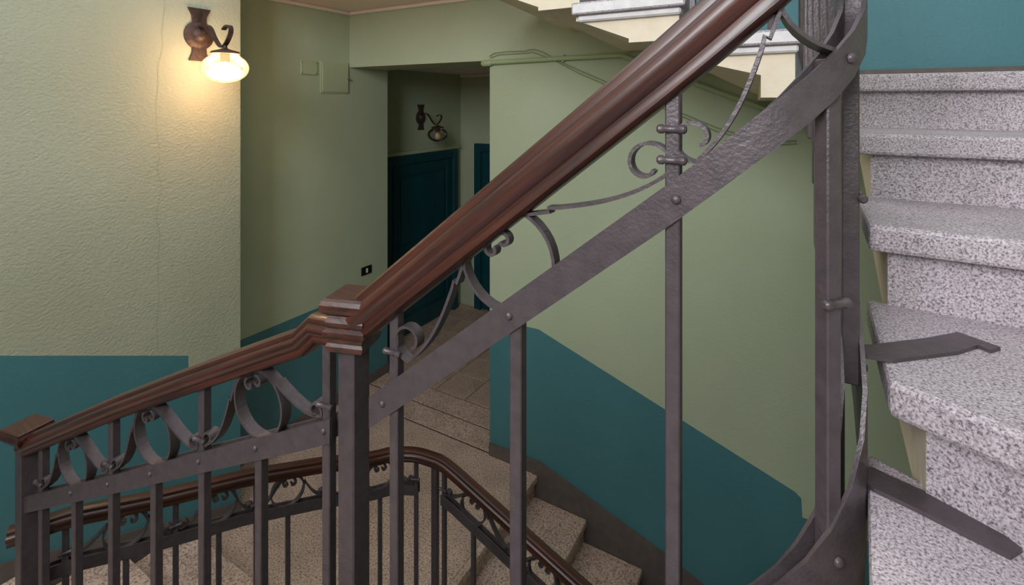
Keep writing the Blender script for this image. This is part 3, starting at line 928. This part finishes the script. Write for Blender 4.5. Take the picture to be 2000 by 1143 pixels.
def collarL(root, plan, s, z):
    p, _ = plan.at(s); t = plan.tan(s); n = Vector((-t.y, t.x))
    off = n * (BAR / 2 + 0.004)
    q = [p + t * d + off for d in (-0.021, -0.018, -0.012, -0.010, 0.010, 0.012, 0.018, 0.021)]
    tube('collar', [(v.x, v.y, z) for v in q], [0.004, 0.0068, 0.0068, 0.0052, 0.0052, 0.0068, 0.0068, 0.004], 'iron', root, 10)
for s in lt: collarL(left, LP, s, lband(s) + LBH / 2 + 0.03)

# ---------------- landing railing across the well and down the lower flight
ZRL = 0.95
lowrail = empty('stair_railing', (-1.49, 1.87, 0.0))
tag(lowrail, 'dark iron railing with red brown handrail around the lower landing and down its steps', 'railing')
yl = 1.875
lpts = [(-0.05, yl), (-1.40, yl), (-1.49, 1.872), (-1.60, 1.85), (-1.70, 1.79), (-1.76, 1.70), (-1.85, 1.51), (-1.98, 1.24), (-2.09, 0.955), (-2.17, 0.74), (-2.20, 0.66), (-2.235, 0.60)]
LR = Plan(lpts)
def lz(i): return LR.s[i]
zlr = smoothkeys([(0, Z0 - 2.17), (lz(1) + 0.06, Z0 - 1.665), (lz(3), Z0 - 1.655), (lz(5), Z0 - 1.645), (lz(6), Z0 - 1.585), (lz(7), Z0 - 1.52), (lz(8), Z0 - 1.462), (lz(9), Z0 - 1.405), (lz(10), Z0 - 1.40), (lz(11), Z0 - 1.40)], 0.03)
lowp = []
n = 70
for i in range(n + 1):
    s = LR.L * i / n
    p, _ = LR.at(s); lowp.append((p.x, p.y, zlr(s)))
sweep('handrail', lowp, [(a * 0.9, b * 0.9) for a, b in HAND], 'wood', lowrail)
LFO = 0.160
lbz = lambda s: zlr(s) - LFO
def lowfind(u):
    r = LR.find(u)
    return r[0]
lthru = [lowfind(u) for u in (868, 813, 640, 500, 343)] + [lowfind(128)]
lmid = [lowfind(u) for u in (742, 562, 427, 246)]
flt = [lowfind(u) for u in (925, 1003, 1060, 1120)]
for s in lthru: bar(lowrail, LR, s, -0.03 if s > lz(1) else -0.2, zlr(s) - 0.02, 0.019)
for s in lmid: bar(lowrail, LR, s, -0.03, lbz(s), 0.019)
for j, s in enumerate(flt): bar(lowrail, LR, s, zlr(s) - 1.1, (zlr(s) - 0.02) if j % 2 else lbz(s), 0.019)
sn = lowfind(850)
bar(lowrail, LR, sn, -0.05, zlr(sn) - 0.02, 0.029, name='newel_post')
sE = lz(10) - 0.03
for off in (PO - 0.001, -PO + 0.001):
    plate('frieze_band', lowrail, LR, lthru[1] - 0.012, sE, lbz, 0.045, off)
    plate('frieze_band', lowrail, LR, 0.05, lthru[0] + 0.012, lbz, 0.045, off)
za, zb2 = (lambda s: lbz(s) + 0.0225), (lambda s: zlr(s) - 0.03)
scr = [(lmid[0], lthru[1], lthru[2]), (lmid[1], lthru[2], lthru[3]), (lmid[2], lthru[3], lthru[4]), (lmid[3], lthru[4], lthru[5]), (flt[0], flt[1], lthru[0]), (flt[2], flt[3], flt[1])]
for c, a, b in scr:
    a, b = min(a, b), max(a, b)
    scroll_unit(lowrail, LR, c, a, b, za, zb2, 0.064, 0.014, width=0.022)
for s in lthru: collarL(lowrail, LR, s, za(s) + 0.03)

# ================================================================ THINGS ON THE WALLS
def wall_lamp(name, p, out, label, lit, sc=1.0, globe_d=0.27, drop=None):
    """p: centre of the backplate on the wall (wall normal +X)"""
    root = empty(name, p)
    tag(root, label, 'lamp')
    x, y, z = p
    H = 0.155 * sc
    # flared back plate
    prof = [(-H, 0.060), (-H * 0.93, 0.056), (-H * 0.7, 0.042), (-H * 0.45, 0.040), (0, 0.040), (H * 0.45, 0.040), (H * 0.7, 0.043), (H * 0.93, 0.060), (H, 0.066)]
    L = [(y - w * sc, z + h) for h, w in prof] + [(y + w * sc, z + h) for h, w in prof[::-1]]
    prism('backplate', L, 'X', x, x + 0.014 * sc, 'irondark', root, bevel=0.003)
    lathe('rosette', (x, y, z - 0.005), [(0.085 * sc, 0.0), (0.085 * sc, 0.008), (0.070 * sc, 0.018), (0.045 * sc, 0.022), (0.03 * sc, 0.04), (0.012 * sc, 0.048)], 'irondark', root, 24, 'X')
    # arm: out of the plate, dips, then curls over the globe
    gx = x + globe_d * sc
    pts = [(x + 0.02, z + 0.045 * sc), (x + 0.07 * sc, z + 0.05 * sc), (x + 0.12 * sc, z + 0.035 * sc), (x + 0.17 * sc, z - 0.03 * sc), (x + 0.215 * sc, z - 0.075 * sc), (gx - 0.02 * sc, z - 0.085 * sc), (gx + 0.02 * sc, z - 0.06 * sc), (gx + 0.055 * sc, z - 0.01 * sc), (gx + 0.05 * sc, z + 0.025 * sc), (gx + 0.015 * sc, z + 0.03 * sc), (gx - 0.015 * sc, z + 0.012 * sc)]
    vs, fs = [], []
    dense = []
    for i in range(len(pts) - 1):
        p0 = pts[max(0, i - 1)]; p1 = pts[i]; p2 = pts[i + 1]; p3 = pts[min(len(pts) - 1, i + 2)]
        for j in range(4):
            t = j / 4
            dense.append(tuple(0.5 * (2 * p1[q] + (p2[q] - p0[q]) * t + (2 * p0[q] - 5 * p1[q] + 4 * p2[q] - p3[q]) * t * t + (3 * p1[q] - p0[q] - 3 * p2[q] + p3[q]) * t ** 3) for q in (0, 1)))
    dense.append(pts[-1])
    for i, (a, b) in enumerate(dense):
        c = dense[max(0, i - 1)]; d = dense[min(len(dense) - 1, i + 1)]
        tx, tz = d[0] - c[0], d[1] - c[1]; l = sqrt(tx * tx + tz * tz)
        nx_, nz_ = -tz / l * 0.004 * sc, tx / l * 0.004 * sc
        w = 0.013 * sc
        vs += [(a + nx_, y - w, b + nz_), (a + nx_, y + w, b + nz_), (a - nx_, y + w, b - nz_), (a - nx_, y - w, b - nz_)]
    for i in range(len(dense) - 1):
        for j in range(4): fs.append((i * 4 + j, i * 4 + (j + 1) % 4, i * 4 + 4 + (j + 1) % 4, i * 4 + 4 + j))
    fs.append((0, 1, 2, 3)); m = len(dense) * 4; fs.append((m - 4, m - 3, m - 2, m - 1))
    mesh('arm', vs, fs, 'irondark', root, smooth=True)
    gz = z - 0.205 * sc
    lathe('canopy', (gx, y, gz), [(0.078 * sc, 0.080 * sc), (0.070 * sc, 0.092 * sc), (0.03 * sc, 0.104 * sc), (0.012 * sc, 0.112 * sc), (0.010 * sc, 0.128 * sc)], 'irondark', root, 20)
    R, Hh = 0.122 * sc, 0.085 * sc
    prof = [(0.066 * sc, Hh * 0.98)]
    for i in range(1, 16):
        a = radians(58 - i * (58 + 88) / 15)
        prof.append((R * cos(a), Hh * sin(a)))
    g = lathe('glass_globe', (gx, y, gz), prof, 'globe' if lit else 'globe_clear', root, 28)
    lathe('lamp_holder', (gx, y, gz), [(0.022 * sc, 0.03 * sc), (0.026 * sc, 0.04 * sc), (0.026 * sc, 0.085 * sc)], 'irondark', root, 14)
    bp = []
    for i in range(11):
        a = radians(-90 + i * 16)
        wd = 0.085 if lit else 0.04
        bp.append((max(0.001, wd * sc * cos(a)), -0.025 * sc + 0.047 * sc * sin(a)))
    bp.append((0.016 * sc, 0.035 * sc))
    lathe('bulb', (gx, y, gz), bp, 'bulb' if lit else 'bulb_off', root, 18)
    return root
sp = hitX(388, 68, XP)
wall_lamp('wall_lamp', (XP, sp.y, sp.z), None, 'lit dark iron wall lamp with glowing glass globe on the rough plaster', True)
sp = hitX(821, 229, XC)
wall_lamp('wall_lamp', (XC, sp.y, sp.z), None, 'unlit iron wall lamp with clear globe above the teal door', False, 0.95)

# junction box and meter door on the left wall
a, b = hitX(586, 118, XL), hitX(619, 147, XL)
jb = empty('junction_box', (XL, a.y, b.z)); tag(jb, 'small square green painted junction box cover beside the meter door', 'electrical box')
box2('cover', (XL, a.y, b.z), (XL + 0.012, b.y, a.z), 'boxgreen', jb, 0.004)
for (yy, zz) in ((a.y + 0.014, a.z - 0.014), (b.y - 0.014, a.z - 0.014), (a.y + 0.014, b.z + 0.014), (b.y - 0.014, b.z + 0.014)):
    lathe('screw', (XL + 0.012, yy, zz), [(0.006, 0), (0.005, 0.002), (0.001, 0.003)], 'brass', jb, 8, 'X')
a, b = hitX(625, 118, XL), hitX(680, 183, XL)
mb = empty('meter_cabinet', (XL, a.y, b.z)); tag(mb, 'larger green painted metal cabinet door with a small lock in the corner', 'electrical box')
box2('frame', (XL, a.y, b.z), (XL + 0.010, b.y - 0.002, a.z), 'boxgreen', mb, 0.002)
dr = box2('door', (XL + 0.010, a.y + 0.012, b.z + 0.012), (XL + 0.018, b.y - 0.012, a.z - 0.012), 'boxgreen', mb, 0.002)
lathe('lock', (XL + 0.018, b.y - 0.018, (a.z + b.z) / 2 - 0.01), [(0.009, 0), (0.009, 0.012), (0.004, 0.014), (0.004, 0.03)], 'brass', dr, 10, 'X')
# socket
c = hitX(715, 528, XL)
so = empty('wall_socket', (XL, c.y, c.z)); tag(so, 'black wall socket plate with a white switch in the doorway reveal', 'socket')
box2('plate', (XL, c.y - 0.062, c.z - 0.038), (XL + 0.010, c.y + 0.062, c.z + 0.038), 'black', so, 0.003)
box2('switch', (XL + 0.010, c.y - 0.011, c.z - 0.020), (XL + 0.015, c.y + 0.011, c.z + 0.020), 'white', so, 0.002)
box2('button', (XL + 0.010, c.y - 0.036, c.z - 0.020), (XL + 0.013, c.y - 0.014, c.z + 0.020), 'black', so, 0.001)
box2('button', (XL + 0.010, c.y + 0.014, c.z - 0.020), (XL + 0.013, c.y + 0.036, c.z + 0.020), 'black', so, 0.001)

# conduit and cable on the back wall
def onB(u, v, d): return hitY(u, v, YB - d)
cd = empty('conduit_pipe', tuple(onB(945, 123, 0.02))); tag(cd, 'green painted conduit running along the wall under the upper flight', 'pipe')
P = [onB(u, v, 0.027) for u, v in ((948, 123), (1080, 115), (1212, 108), (1226, 112), (1250, 122), (1360, 164), (1480, 208), (1560, 238))]
tube('pipe', P, 0.0165, 'pipe', cd, 10)
tube('end_cap', [onB(941, 124, 0.027), onB(944, 124, 0.027), onB(957, 123, 0.027), onB(960, 123, 0.027)], [0.014, 0.024, 0.024, 0.018], 'pipe', cd, 12)
for u, v in ((1100, 114), (1300, 131)):
    q = onB(u, v, 0.013); box('clip', tuple(q), (0.02, 0.024, 0.05), 'pipe', cd)
cb = tag(tube('cable', [onB(u, v, 0.0048) for u, v in ((956, 110), (965, 104), (990, 101), (1026, 100), (1034, 97), (1045, 97), (1062, 103), (1080, 113), (1095, 121), (1130, 137), (1190, 163), (1290, 204), (1400, 250), (1500, 279), (1556, 275))], 0.0045, 'cable', None, 6), 'upper one of the two thin cables crossing behind the handrail', 'cable')
cb2 = tag(tube('cable', [onB(u, v, 0.0048) for u, v in ((958, 113), (975, 107), (1028, 104), (1040, 102), (1060, 109), (1085, 119), (1098, 126), (1130, 143), (1190, 169), (1290, 210), (1400, 257), (1500, 284), (1556, 281))], 0.0045, 'cable', None, 6), 'lower one of the two thin cables crossing behind the handrail', 'cable')
